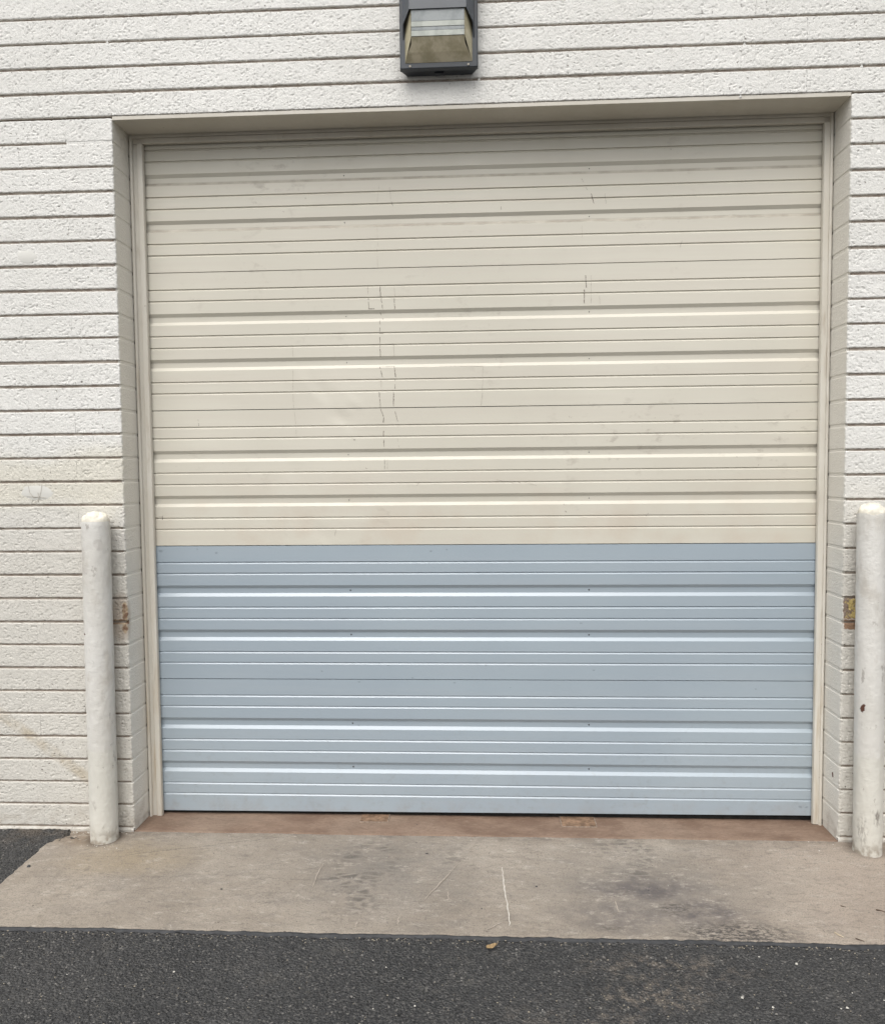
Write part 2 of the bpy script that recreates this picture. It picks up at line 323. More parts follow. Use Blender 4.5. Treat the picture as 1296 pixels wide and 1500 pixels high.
def mat_bollard():
    n = NT('bollard_paint', .5, .4); X, Y, Z = n.xyz()
    c = n.mix(n.mr(n.noise(3, 4, .6, n.scl(1, 1, .6)), .3, .7), (.59, .57, .52), (.665, .65, .61))
    v = n.mr(n.noise(14, 4, .65, n.scl(1, 1, .45)), .48, .72, 0, .5); c = n.mix(v, c, (.44, .40, .34))
    c = n.mix(n.math('MULTIPLY', n.mr(Z, .40, .37), .5), c, (.60, .585, .51))
    wv = n.wob(.03, 30)
    k = n.mx(*[n.blob(q, r, .35, wv) for q, r in (((-1.648, -.12, 1.22), (.028, .05, .035)), ((-1.643, -.12, 1.15), (.035, .05, .018)), ((-1.57, -.12, 1.26), (.02, .05, .03)))])
    c = n.mix(n.math('MULTIPLY', k, .55), c, (.50, .47, .43))
    sc = n.math('MULTIPLY', n.mr(n.noise(30, 4, .7, n.scl(1, 1, .55)), .60, .68), n.mr(n.noise(4, 2), .40, .6))
    c = n.mix(n.math('MULTIPLY', sc, .6), c, (.27, .24, .21))
    gb = n.mx(n.blob((1.606, -.13, .14), (.02, .05, .045), .6, wv), n.math('MULTIPLY', n.blob((1.553, -.12, .08), (.022, .06, .09), .6, wv), .6))
    gb = n.math('MULTIPLY', gb, n.mr(n.noise(70, 3, .6, n.scl(1.6, 1, .4)), .42, .58)); c = n.mix(n.math('MULTIPLY', gb, .8), c, (.17, .15, .13))
    rs = n.mx(n.blob((1.546, -.12, .585), (.007, .05, .024), .3, wv), n.blob((-1.651, -.11, .885), (.013, .03, .006), .3, wv))
    c = n.mix(rs, c, (.10, .045, .03))
    ft = n.math('MULTIPLY', n.mr(Z, .07, -.02), n.mr(n.noise(30, 4), .42, .6, .2, .9)); c = n.mix(ft, c, (.27, .23, .18))
    h = n.math('ADD', n.noise(45, 4, .6), n.math('MULTIPLY', n.noise(160, 2), .25))
    return n.out(c, n.mr(n.noise(30, 3), .3, .7, .4, .6), n.bump(h, .6, .005))
def simple(name, col, rough=.6, spec=.4, metal=0, var=.25, sc=30, bump=.2):
    n = NT(name, rough, spec, metal)
    c = n.mix(n.mr(n.noise(sc, 4), .3, .7), tuple(v*(1-var) for v in col), tuple(min(1, v*(1+var)) for v in col))
    return n.out(c, None, n.bump(n.noise(sc*5, 3), bump, .001))
M_wall, M_mortar, M_cream = mat_wall(), mat_mortar(), mat_cream()
M_soffit = mat_cream('lintel_paint', (.56, .525, .45), (.61, .575, .505), .15)
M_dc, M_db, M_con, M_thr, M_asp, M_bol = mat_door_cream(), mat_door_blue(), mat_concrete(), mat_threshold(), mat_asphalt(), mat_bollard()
M_dark = simple('dark_interior', (.02, .019, .018), .95, .1)
M_cap = simple('cap_concrete', (.72, .68, .58), .85, .25, 0, .15, 25, .9)
M_mark = simple('scuff', (.20, .17, .145), .9, .1, 0, .5, 90)
M_fmark = simple('faint_scuff', (.43, .395, .335), .9, .1, 0, .25, 90)
M_rivet = simple('rivet_steel', (.06, .06, .065), .5, .5)
M_lamp = simple('dark_bronze_housing', (.030, .036, .043), .4, .5, 0, .12, 12, .15)
M_lamp2 = simple('hood_paint', (.060, .068, .078), .42, .5, 0, .1, 10, .1)
def lens(name, a, b, rough=.35):
    n = NT(name, rough, .5); c = n.mix(n.mr(n.noise(22, 4, .65, n.scl(1, 1, .7)), .35, .65), a, b)
    return n.out(c, None, n.bump(n.noise(60, 3), .3, .002))
M_lens = lens('yellowed_lens', (.38, .34, .21), (.52, .47, .33)); M_lensd = lens('dirty_lens_underside', (.38, .335, .22), (.56, .50, .36), .5)
M_lensg = lens('grey_lens_band', (.20, .22, .22), (.27, .29, .29), .3); M_lensl = lens('pale_lens_band', (.33, .35, .31), (.44, .46, .41), .3)
M_seal = simple('joint_sealant', (.028, .029, .031), .6, .4, 0, .3, 60, .5)
M_white = simple('white_chip', (.52, .50, .45), .7, .3, 0, .15, 80)
M_tan = simple('tan_chip', (.26, .23, .18), .8, .3, 0, .3, 80)
M_streak = simple('white_scrape', (.52, .485, .43), .85, .2, 0, .15, 60)
M_fstreak = simple('faint_scrape', (.355, .31, .262), .85, .2, 0, .15, 60)
M_pedge = simple('plate_edge_dust', (.27, .215, .17), .9, .2, 0, .35, 60)
M_rust = simple('rusted_steel', (.205, .132, .085), .8, .3, 0, .45, 35, .6)
M_twig = simple('twig_bark', (.10, .07, .05), .85, .2, 0, .3, 80)
M_straw = simple('pale_straw', (.50, .42, .30), .8, .2, 0, .3, 80)
M_leaf = simple('dry_leaf', (.36, .25, .13), .7, .3, 0, .3, 60)

# ------------------------------------------------------------------ ground
def fine_axis(a, b, st, far): 
    return np.array(sorted(set([-far, -far/3, -far/9, far/9, far/3, far]))+[]), np.arange(a, b, st)
xs = np.concatenate([[-120, -40, -14, -6, -3.4], np.arange(-2.5, 2.5, .0055), [3.4, 6, 14, 40, 120]])
ys = np.concatenate([[-120, -40, -14, -6, -3, -2.2], np.arange(-1.7, .03, .0055), [.3, 1, 4, 14, 40]])
GX, GY = np.meshgrid(xs, ys)
near = ((abs(GX) < 2.5) & (GY > -1.7) & (GY < .03)).astype(float)
gz = -.028+near*((fbm(GX*85, GY*85, 3, 2)-.5)*.0075+(fbm(GX*6, GY*6, 9, 3)-.5)*.008)
gz += np.where((GX < -1.80), .015*near*np.clip((GY+.12)/.12, 0, 1), 0)
o = link('asphalt', gridmesh('asphalt', np.stack([GX, GY, gz], 2)), M_asp); o['kind'] = 'structure'

AX0, AX1, AY0 = -1.838, 2.0, -.714
def apron():
    xs = np.arange(0, 1.0001, 1/950); ys = np.arange(0, 1.0001, 1/190)
    U, V = np.meshgrid(xs, ys)
    Y = AY0+(.0-AY0)*V; X = AX0+(AX1-AX0)*U
    we = np.exp(-U*150); X = X+we*(fbm(Y*30, Y*0, 21, 3)-.5)*.012
    X = X+np.exp(-U*30)*np.clip((Y+.12)/.12, 0, 1)*(.06+.05*(vnoise(Y*60, Y*0, 5)-.5))
    Y = Y+np.exp(-V*60)*((fbm(X*14, X*0, 31, 4)-.5)*.010+(fbm(X*70, X*0, 33, 3)-.5)*.007)
    Z = -.020+(fbm(X*5, Y*5, 41, 3)-.5)*.004+(fbm(X*60, Y*60, 45, 3)-.5)*.0026-np.clip(vnoise(X*110, Y*110, 47)-.93, 0, 1)*.03
    # spalled corner by the left bollard
    cr = np.clip(1-np.hypot((X+1.76)/.13, (Y+.06)/.07), 0, 1); Z = Z-cr*.010*vnoise(X*70, Y*70, 8)
    P = np.stack([X, Y, Z], 2)
    lo = P[0:1].copy(); lo[..., 2] -= .06; P = np.concatenate([lo, P], 0)
    l = P[:, 0:1].copy(); l[..., 2] -= .06; P = np.concatenate([l, P], 1)
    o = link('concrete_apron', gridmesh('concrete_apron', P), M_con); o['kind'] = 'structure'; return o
AP = apron()
def strip(name, pts, width, mat, parent, z=-.018, kind=None, taper=True):
    """thin raised streak lying on the slab, pts in world xy"""
    v = []; f = []; n = len(pts)
    for i, (x, y) in enumerate(pts):
        a = pts[max(0, i-1)]; b = pts[min(n-1, i+1)]; d = Vector((b[0]-a[0], b[1]-a[1])).normalized(); nn = Vector((-d.y, d.x))
        ww = width*(.6+.8*rnd.random())*(math.sin(math.pi*(i+.6)/(n+.2))**.4 if taper else 1)/2
        v += [(x-nn.x*ww, y-nn.y*ww, z), (x+nn.x*ww, y+nn.y*ww, z)]
        if i: f.append((2*i-2, 2*i-1, 2*i+1, 2*i))
    return v, f
def streak(name, pxs, width, mat, parent, n=22):
    q = [onZ(*p) for p in pxs]; pts = []
    for i in range(n):
        t = i/(n-1)*(len(q)-1); k = min(int(t), len(q)-2); u = t-k; p = q[k]*(1-u)+q[k+1]*u
        pts.append((p[0]+rnd.uniform(-.0022, .0022), p[1]))
    v, f = strip(name, pts, width, mat, parent, -.0168); return link(name, pyd(name, v, f), mat, parent)
streak('paint_scrape', [(736, 1272), (739, 1300), (744, 1330), (747, 1358)], .0055, M_streak, AP)
for pp, ww in (((( 672,1266),(648,1292),(620,1322)), .0045), (((696,1236),(688,1248)), .004), (((657,1308),(657,1320)), .004), (((474,1268),(464,1285),(457,1306)), .0035), (((902,1322),(907,1338)), .005), (((585,1345),(583,1356)), .006), (((524,1352),(520,1360)), .007), (((712,1364),(735,1353)), .004)):
    streak('faint_scrape', list(pp), ww, M_fstreak if ww < .0055 else M_fstreak, AP, 10)
# sealant bead
xs = np.arange(AX0-.02, AX1, .006); t = np.linspace(0, 1, 6)
U, V = np.meshgrid(xs, t)
wd = .018+.010*(fbm(U*4, U*0, 51, 3)-.5)*2
yb = AY0-.003+(fbm(U*14, U*0, 31, 4)-.5)*.010
Y = yb-wd*V+.008*(fbm(U*45, V*2, 4, 3)-.5)
Z = -.0275+.0075*np.sin(np.pi*np.clip(V+.15, 0, 1))+.002*(vnoise(U*60, V*4, 6)-.5)
o = link('expansion_joint', gridmesh('joint', np.stack([U, Y, Z], 2), flip=True), M_seal); o['kind'] = 'structure'
# threshold inside the opening
U, V = np.meshgrid(np.linspace(-1.53, 1.53, 400), np.linspace(.002, .45, 50))
Z = -.0190+(fbm(U*6, V*6, 61, 3)-.5)*.004-.004*np.exp(-((V-.002)/.004)**2)
P = np.stack([U, V, Z], 2); lo = P[0:1].copy(); lo[..., 2] -= .03; P = np.concatenate([lo, P], 0)
TH = link('threshold_slab', gridmesh('threshold', P), M_thr); TH['kind'] = 'structure'
for px0, px1, py0, py1 in ((528, 572, 1190, 1205), (824, 868, 1195, 1212)):
    a = onZ(px0, py1); b = onZ(px1, py0); x0, x1, y0, y1 = a[0], b[0], a[1], min(b[1], .225)
    p = box('rusty_plate', M_rust, TH, x0, x1, y0, y1, -.021, -.0155); p['label'] = 'rusty steel plate set in the threshold'
    k = MB(); k.box(x0-.002, x1+.002, y0-.0042, y0-.001, -.021, -.0158); k.box(x1+.001, x1+.0045, y0, y1, -.021, -.0155)
    if px0 > 600: k.box(x0-.004, x0-.001, y0, y1, -.021, -.0148)
    k.build('plate_edge', M_pedge, p)

# ------------------------------------------------------------------ block wall
H = .1016; GAP = .0090; W2 = 1.5097; TOPK = 12
# course joint heights read off the wall: nearly even, one or two mm out
ZOFF = {k: (fbm(k*.45, 0, 71, 2)-.5)*.005 for k in range(-14, 31)}
WALL = empty('block_wall', (0, 0, 0), 'off-white painted block wall with deep raked horizontal joints around the tall door opening', 'wall')
HB = H-GAP
def block_mesh(kind, L, seed, res=.0034):
    """kind: plain | corner (its +x end turns into the reveal)"""
    r = .004
    if kind == 'plain':
        s = np.unique(np.concatenate([np.arange(0, L, res), [.0015, .004, L-.004, L-.0015, L]]))
        px, py = s.copy(), np.zeros_like(s); nx, ny = np.zeros_like(s), -np.ones_like(s); rough = np.ones_like(s)
        d0, d1 = rnd.choice([.0001, .0002, .0004, .0010]), rnd.choice([.0001, .0002, .0004, .0010])
        dip = d0*np.clip(1-s/.004, 0, 1)+d1*np.clip(1-(L-s)/.004, 0, 1)
    else:
        s1 = np.unique(np.concatenate([np.arange(0, L-r, res), [.0015, .004, L-r]]))
        a = np.linspace(0, math.pi/2, 5)[1:]
        s2 = np.arange(r+.004, .159, .006)
        px = np.concatenate([s1, L-r+r*np.sin(a), np.full(len(s2), L)])
        py = np.concatenate([0*s1, r-r*np.cos(a), s2])
        nx = np.concatenate([0*s1, np.sin(a), np.ones(len(s2))]); ny = -np.concatenate([1+0*s1, np.cos(a), 0*s2])
        rough = np.concatenate([1+0*s1, [.9, .8, .6, .4], np.full(len(s2), .22)])
        s = np.concatenate([s1, L-r+a*r, L+s2]); dip = rnd.choice([.0002, .0003, .0006])*np.clip(1-s/.004, 0, 1)
        # knocked corner
        cr = np.exp(-((s-(L))/.006)**2)
    zz = np.unique(np.concatenate([[0, .001, .0022, .004], np.arange(.004, HB-.004, res), [HB-.004, HB-.0022, HB-.001, HB]]))
    Sg, Z = np.meshgrid(s, zz)
    e = np.minimum(Z, HB-Z); rr = .0035
    ins = np.where(e < rr, rr-np.sqrt(np.maximum(0, rr*rr-(rr-e)**2)), 0)
    u, v = Sg*1000+seed*91, Z*1000+seed*37
    dsp = (fbm(u/9, v/9, seed, 3)-.5)*.0022
    pit = vnoise(u/6.4, v/4.6, seed+40); dens = vnoise(u/60, v/45, seed+50)
    dsp -= np.clip((pit-.80+.16*(.5-dens))/.07, 0, 1)*.0030
    dsp += (vnoise(u/40, v/40, seed+60)-.5)*.0012
    dsp = dsp*rough
    jag = (fbm(u/7, v*0, seed+70, 3)-.5)*.0034+np.clip(vnoise(u/5, v*0+3, seed+71)-.86, 0, 1)*-.018
    jat = (fbm(u/9, v*0+9, seed+72, 3)-.5)*.0018
    Zd = Z+(jag*np.exp(-Z/.005)+jat*np.exp(-(HB-Z)/.005))*np.maximum(rough, .25)
    off = dsp-ins-dip[None, :]
    if kind == 'corner': off = off-cr[None, :]*np.clip(vnoise(v/7, v*0, seed+80)-.3, 0, 1)*.0045
    X = px[None]+nx[None]*off; Y = py[None]+ny[None]*off
    P = np.stack([X, Y, Zd], 2)
    back = .024 if kind == 'plain' else .014
    a = P[0:1].copy(); a[..., 0] -= nx*back; a[..., 1] -= ny*back; b = P[-1:].copy(); b[..., 0] -= nx*back; b[..., 1] -= ny*back
    P = np.concatenate([a, P, b], 0)
    me = gridmesh('block', P); me.materials.append(M_wall); return me
def mirror(me, L):
    m2 = me.copy(); n = len(m2.vertices); co = np.empty(n*3, np.float32); m2.vertices.foreach_get('co', co); co[0::3] = L-co[0::3]
    m2.vertices.foreach_set('co', co); m2.flip_normals(); m2.update(); return m2
FULL, HALF = .4064, .2032
full = [block_mesh('plain', FULL, 100+i) for i in range(18)]
cf = [block_mesh('corner', FULL, 200+i) for i in range(8)]; ch = [block_mesh('corner', HALF, 300+i) for i in range(8)]
cfm = [mirror(a, FULL) for a in cf]; chm = [mirror(a, HALF) for a in ch]
lowres = [block_mesh('plain', FULL, 400+i, .009) for i in range(4)]
stuffv, stufff, cnt = [], [], 0
XL, XR = -3.3, 3.3
def in_view(x0, x1, z0, z1):
    ok = False
    for x in (x0, x1):
        for z in (z0, z1):
            px, py = project(x, 0, z)
            ok = ok or (-10 < px < 1306 and -10 < py < 1510)
    if not ok:
        px, py = project((x0+x1)/2, 0, (z0+z1)/2); ok = -10 < px < 1306 and -10 < py < 1510
    return ok
def put(me, x, z, L):
    global cnt
    if in_view(x, x+L, z, z+HB):
        o = link('block', me, None, WALL); o.location = (x, rnd.uniform(-.0006, .0006), z); o.scale.z = cur_s; return
    lm = lowres[cnt % 4] if me in full else me; cnt += 1
    n = len(lm.vertices); co = np.empty(n*3, np.float32); lm.vertices.foreach_get('co', co); co = co.reshape(-1, 3)+np.array([x, 0, z])
    q = np.empty(len(lm.polygons)*4, np.int32); lm.polygons.foreach_get('vertices', q)
    b = sum(len(a) for a in stuffv); stuffv.append(co); stufff.append(q.reshape(-1, 4)+b)
for k in range(-TOPK, 30):
    z = (29-k)*H+GAP/2+ZOFF[k]
    odd = k % 2; cur_s = 1-.030*float(vnoise(k*1.7, 3.3, 77))*(1 if k < 17 else .35)
    if k < 0:
        x = -W2-(5*FULL if odd else 4.5*FULL)
        while x < XR: put(rnd.choice(full), x, z, FULL); x += FULL*.99973
    else:
        first = FULL if odd else HALF
        put(rnd.choice(cf if odd else ch), -W2-first, z, first)
        x = -W2-first-FULL
        while x > XL-.1: put(rnd.choice(full), x, z, FULL); x -= FULL
        put(rnd.choice(cfm if odd else chm), W2, z, first)
        x = W2+first
        while x < XR: put(rnd.choice(full), x, z, FULL); x += FULL
v = np.concatenate(stuffv); f = np.concatenate(stufff)
me = bpy.data.meshes.new('block_courses'); me.vertices.add(len(v)); me.vertices.foreach_set('co', v.ravel().astype(np.float32))
me.loops.add(f.size); me.loops.foreach_set('vertex_index', f.ravel().astype(np.int32)); me.polygons.add(len(f))
me.polygons.foreach_set('loop_start', np.arange(0, f.size, 4, dtype=np.int32)); me.polygons.foreach_set('loop_total', np.full(len(f), 4, np.int32))
me.update(calc_edges=True); me.shade_smooth()
o = link('block_courses', me, M_wall, WALL); o['kind'] = 'stuff'
# mortar core behind the raked joints
k = MB(); zt = (30+TOPK)*H; mi = .0085
k.box(XL, -W2-.013, mi, .19, -.03, 3.03); k.box(W2+.013, XR, mi, .19, -.03, 3.03); k.box(XL, XR, mi, .19, 3.0505, zt)
k.build('mortar', M_mortar, WALL)
# joint paint on the reveals (struck almost flush)
for s in (-1, 1):
    a, b = sorted((s*(W2+.0018), s*(W2+.0135)))
    box('reveal_pointing', M_wall, WALL, a, b, .0125, .1555, -.03, 3.031)
# paint bridging a few joints
def bridge(px0, px1, py, w=.004, n=None):
    a = onY(px0, py); b = onY(px1, py); box('painted_joint', M_wall, WALL, a[0], b[0], .0008, .013, a[2]-.005, a[2]+.005, bevel=.001)
zj = 29*H+ZOFF[0]; q0 = onY(98, 210)[0]
box('painted_joint', M_wall, WALL, q0, -W2-.002, .0022, .0102, zj-.0055, zj+.0055, bevel=.001)
for px, kk in ((159, -4), (1085, -1), (1090, -3), (1262, -2), (702, -2)):
    x = onY(px, 100)[0]; z = (30-kk)*H-H+ZOFF[kk] if False else (29-kk)*H+ZOFF[kk]
    kx = MB(); kx.add([(x-.006, .001, z-.006), (x+.006, .001, z-.006), (x+.001, .001, z+.006), (x-.006, .01, z-.006), (x+.006, .01, z-.006), (x+.001, .01, z+.006)], [(0, 1, 2), (0, 3, 4, 1), (1, 4, 5, 2), (2, 5, 3, 0)])
    kx.build('paint_blob', M_wall, WALL)
# smooth filler patches
def patch(px, py, rx, rz, seed):
    c = onY(px, py); v = [(c[0], -.0014, c[2])]; n = 26
    for ring, yy in ((.75, -.0012), (1, .0002)):
        for i in range(n):
            a = 2*math.pi*i/n; r = ring*(.85+.3*float(vnoise(i*.8, 0, seed))); v.append((c[0]+rx*r*math.cos(a), yy, c[2]+rz*r*math.sin(a)))
    f = [(0, 1+(i+1) % n, 1+i) for i in range(n)]+[(1+i, 1+(i+1) % n, 1+n+(i+1) % n, 1+n+i) for i in range(n)]
    o = link('filler_patch', pyd('patch', v, f), M_fill, WALL, True); return o
nf = NT('filler_paint', .5, .4); M_fill = nf.out(nf.mix(nf.noise(8, 3), (.62, .605, .555), (.655, .645, .60)), None, nf.bump(nf.noise(60, 2), .15, .001))
patch(40, 377, .044, .026, 1); patch(56, 722, .072, .030, 2); pass
k = MB()
for seg in ([(43, 712), (45, 722), (51, 730), (60, 728), (62, 718), (63, 710)], [(60, 728), (56, 735), (50, 738)], [(41, 728), (70, 730)], [(57, 722), (58, 727)]):
    for (a, b), (c, d) in zip(seg, seg[1:]):
        p, q = onY(a, b), onY(c, d); dx, dz = q[0]-p[0], q[2]-p[2]; l = math.hypot(dx, dz); nx, nz = -dz/l*.0009, dx/l*.0009
        k.add([(p[0]-nx, -.0026, p[2]-nz), (p[0]+nx, -.0026, p[2]+nz), (q[0]+nx, -.0026, q[2]+nz), (q[0]-nx, -.0026, q[2]-nz)], [(0, 1, 2, 3)])
k.build('scratch', M_fmark, WALL)
# painted foot of the wall below the first joint
for a, b in ((XL, -W2+.001), (W2-.001, XR)):
    xx = np.arange(a, b, .006); U, V = np.meshgrid(xx, np.array([0, .35, .7, 1.]))
    top = -.004+.002*(vnoise(U*50, U*0, 90)-.5); bot = -.035
    Y = -.002+.006*(fbm(U*30, V*2, 91, 3)-.5)+.008*(V < .2)
    P = np.stack([U, Y, bot+(top-bot)*V], 2); P2 = P[-1:].copy(); P2[..., 1] = .02; P = np.concatenate([P, P2], 0)
    link('wall_foot', gridmesh('foot', P), M_wall, WALL)
# steel lintel
LZ = 3.034
k = MB(); k.box(-W2-.0, W2+.0, .0035, .15, LZ, 3.0502); k.build('lintel', M_soffit, WALL, bevel=.0015)
box('lintel_joint', M_mortar, WALL, -W2, W2, .006, .02, 3.0515, 3.0525)
# closed, unlit room behind the door
k = MB(); k.box(XL, XR, 4.0, 4.1, -.05, zt); k.box(XL, XL+.1, .2, 4.0, -.05, zt); k.box(XR-.1, XR, .2, 4.0, -.05, zt); k.box(XL, XR, .2, 4.0, zt-.12, zt-.02); k.box(XL, XR, .46, 4.0, -.10, -.025)
o = k.build('storage_room', M_dark); o['kind'] = 'structure'

# ------------------------------------------------------------------ door frame
FR = empty('door_frame', (0, .155, 0), 'cream painted frame with grimy jambs and header lining the deep door opening', 'door frame')
def prism(name, pts, z0f, z1, mat, parent, bevel=0):
    """pts: plan outline (x,y); straight extrusion z0..z1"""
    n = len(pts); v = [(x, y, z0f) for x, y in pts]+[(x, y, z1) for x, y in pts]
    f = [tuple(range(n-1, -1, -1)), tuple(range(n, 2*n))]+[(i, (i+1) % n, n+(i+1) % n, n+i) for i in range(n)]
    area = sum(pts[i][0]*pts[(i+1) % n][1]-pts[(i+1) % n][0]*pts[i][1] for i in range(n))
    if area < 0: f = [tuple(reversed(g)) for g in f]
    o = link(name, pyd(name, v, f), mat, parent)
    o.matrix_parent_inverse = parent.matrix_world.inverted() if False else Matrix.Translation(-Vector(parent.location))
    if bevel: b = o.modifiers.new('b', 'BEVEL'); b.width = bevel; b.segments = 2
    return o
for s in (-1, 1):
    e = 1.5085; inn = 1.4495 if s < 0 else 1.470
    j = prism('jamb', [(s*(e-.008), .160), (s*inn, .160), (s*inn, .178), (s*(e-.008), .2)] if False else [(s*(e), .163), (s*inn, .163), (s*inn, .174), (s*inn, .1745), (s*e, .1745)], -.019, 2.996, M_cream, FR, .0012)
    prism('stop_bead', [(s*(e-.001), .1555), (s*(e-.003), .150), (s*(e-.008), .148), (s*(e-.013), .150), (s*(e-.015), .1555), (s*(e-.015), .1625), (s*(e-.001), .1625)], -.019 if s < 0 else -.024, LZ-.002 if s > 0 else 3.028, M_cream, FR)
    prism('weather_strip', [(s*(inn+.024), .1560), (s*(inn+.0225), .1535), (s*(inn+.002), .1535), (s*(inn), .157), (s*inn, .1625), (s*(inn+.024), .1625)], -.017, 2.998, M_cream, FR, .0008)
def hprism(name, pts, x0, x1, mat, parent, bevel=0):
    n = len(pts); v = [(x0, y, z) for y, z in pts]+[(x1, y, z) for y, z in pts]
    f = [tuple(range(n)), tuple(range(2*n-1, n-1, -1))]+[(i, n+i, n+(i+1) % n, (i+1) % n) for i in range(n)]
    o = link(name, pyd(name, v, f), mat, parent); o.matrix_parent_inverse = Matrix.Translation(-Vector(parent.location))
    if bevel: b = o.modifiers.new('b', 'BEVEL'); b.width = bevel; b.segments = 2
    return o
hprism('header', [(.163, 2.998), (.1745, 2.998), (.1745, 3.06), (.152, 3.06), (.152, LZ-.008), (.155, LZ-.012), (.163, LZ-.014)], -W2+.001, W2-.001, M_soffit, FR, .001)
hprism('header_strip', [(.1555, 3.0005), (.1575, 2.9975), (.1625, 2.9975), (.1625, LZ-.015), (.1555, LZ-.0145)], -1.4485, 1.469, M_soffit, FR)

# ------------------------------------------------------------------ door
SH = .6096; DZ0 = .0045; DY = .181
DOOR = empty('overhead_door', (0, DY, 0), 'closed sectional loading door, old cream sections above two newer blue-grey ones', 'door')
prof = [(0, .012), (.0008, .0)]        # (distance below section top, depth)
def groove(c): return [(c-.0036, 0), (c-.0018, .0052), (c-.0006, .0055), (c+.0066, 0)]
def recess(c): return [(c-.0255, 0), (c-.0243, .0006), (c-.0122, .0098), (c-.011, .0104), (c+.011, .0104), (c+.0122, .0098), (c+.0243, .0006), (c+.0255, 0)]
for g in (.0755, .1255): prof += groove(g)
prof += recess(.2050)
for g in (.2800, .3320): prof += groove(g)
prof += recess(.4070)
for g in (.4840, .5340): prof += groove(g)
prof += [(SH-.0026, 0), (SH-.0018, .012)]
pd = np.array([p[0] for p in prof]); pv = np.array([p[1] for p in prof])
def pdepth(d): return np.interp(d, pd, pv)
def wav(x, z):
    w = (fbm(x*1.3+9, z*2.2, 111, 2)-.5)*.0045
    for px, py, r, a in ((475, 575, .06, .006), (500, 612, .05, .007), (445, 560, .07, -.004), (520, 590, .035, -.004), (470, 780, .06, .004), (700, 250, .1, -.003), (430, 690, .07, .003)):
        q = onY(px, py, .18); w = w+.6*a*np.clip(1-np.maximum(abs(x-q[0])/(r*1.3), abs((x-q[0])*.6+(z-q[2]))/(r*.8)), 0, 1)
    return w
pf = []
for a, b in zip(prof, prof[1:]):
    pf.append(a)
    if b[0]-a[0] > .03:
        m_ = int((b[0]-a[0])/.012)
        for i in range(1, m_): pf.append((a[0]+(b[0]-a[0])*i/m_, a[1]))
pf.append(prof[-1]); pfd = np.array([p[0] for p in pf]); pfv = np.array([p[1] for p in pf])
secs = []
for i in range(5):
    zt_ = DZ0+SH*(5-i)
    xs = np.linspace(-1.472, 1.486, 260); U, D = np.meshgrid(xs, pfd[::-1]); Dv = np.repeat(pfv[::-1][:, None], len(xs), 1)
    Z = zt_-D; Y = DY+Dv+wav(U, Z)*(1 if i < 3 else .35)+(.0 if i < 3 else -.0008)
    if i == 4: Z = np.where(D > SH-.003, Z-.000, Z)
    # the lowest edge: hangs a touch higher at the right
    if i == 4: Z = Z+(-.009+(U+1.47)/2.95*.013)*np.clip((D-.54)/.07, 0, 1)
    P = np.stack([U, Y-DY, Z], 2)
    sct = link('door_section', gridmesh('door_section', P, smooth=False), M_dc if i < 3 else M_db, DOOR)
    a = sct.data; a.shade_smooth(); 
    try: a.set_sharp_from_angle(angle=math.radians(12))
    except Exception: pass
    sct['label'] = ('shaded top cream section stained along its ribs', 'cream section with dark vertical tape scratches', 'grimy cream section with dents at upper left', 'newer blue-grey section under the cream ones', 'newer blue-grey bottom section')[i]
    secs.append(sct)
    for cdep in (.205, .407):
        for rx in (-.413-.155, .497):
            zz = zt_-cdep+.001; yy = DY+.0104-DY-.0016; n = 10; v = [(rx, yy-.0014, zz)]
            for rr, dy in (((.0036, 0), (.0044, .0022)) if i > 2 else ((.0018, 0), (.0026, .0022))):
                v += [(rx+rr*math.cos(2*math.pi*t/n), yy+dy, zz+rr*math.sin(2*math.pi*t/n)) for t in range(n)]
            f = [(0, 1+(t+1) % n, 1+t) for t in range(n)]+[(1+t, 1+(t+1) % n, 1+n+(t+1) % n, 1+n+t) for t in range(n)]
            link('rivet', pyd('rivet', v, f), M_rivet, sct, True)
bt = box('bottom_seal', M_dark, DOOR, -1.47, 1.48, .016, .045, -.016, .006)
# scuffs: thin marks that follow the pressed profile
def zprof(x, z):
    i = int((DZ0+5*SH-z)//SH); i = min(max(i, 0), 4); d = DZ0+SH*(5-i)-z
    return float(DY+pdepth(d)+wav(x, z)*(1 if i < 3 else .35))-DY, i
marks = {}
def vmark(px0, py0, px1, py1, wd=.0022, mat=0, br=.45, seed=None):
    a, b = onY(px0, py0, .181), onY(px1, py1, .181); n = max(2, int(np.linalg.norm(b-a)/.004)); sd = rnd.randint(0, 999)
    horiz = abs(b[0]-a[0]) > abs(b[2]-a[2])
    for j in range(n):
        if vnoise(j*.35, sd*.37, 7) < br: continue
        p = a+(b-a)*j/n; q = a+(b-a)*(j+1)/n; ww = wd*rnd.uniform(.5, 1.2)/2
        jx = rnd.uniform(-.0008, .0008)
        y0, i0 = zprof(p[0], p[2]); y1, i1 = zprof(q[0], q[2])
        if i0 != i1: continue
        e = .0007; K = marks.setdefault((i0, mat), MB())
        if horiz: K.add([(p[0], y0-e, p[2]-ww), (q[0], y1-e, q[2]-ww), (q[0], y1-e, q[2]+ww), (p[0], y0-e, p[2]+ww)], [(0, 1, 2, 3)])
        else: K.add([(p[0]-ww+jx, y0-e, p[2]), (q[0]-ww+jx, y1-e, q[2]), (q[0]+ww+jx, y1-e, q[2]), (p[0]+ww+jx, y0-e, p[2])], [(0, 1, 2, 3)])
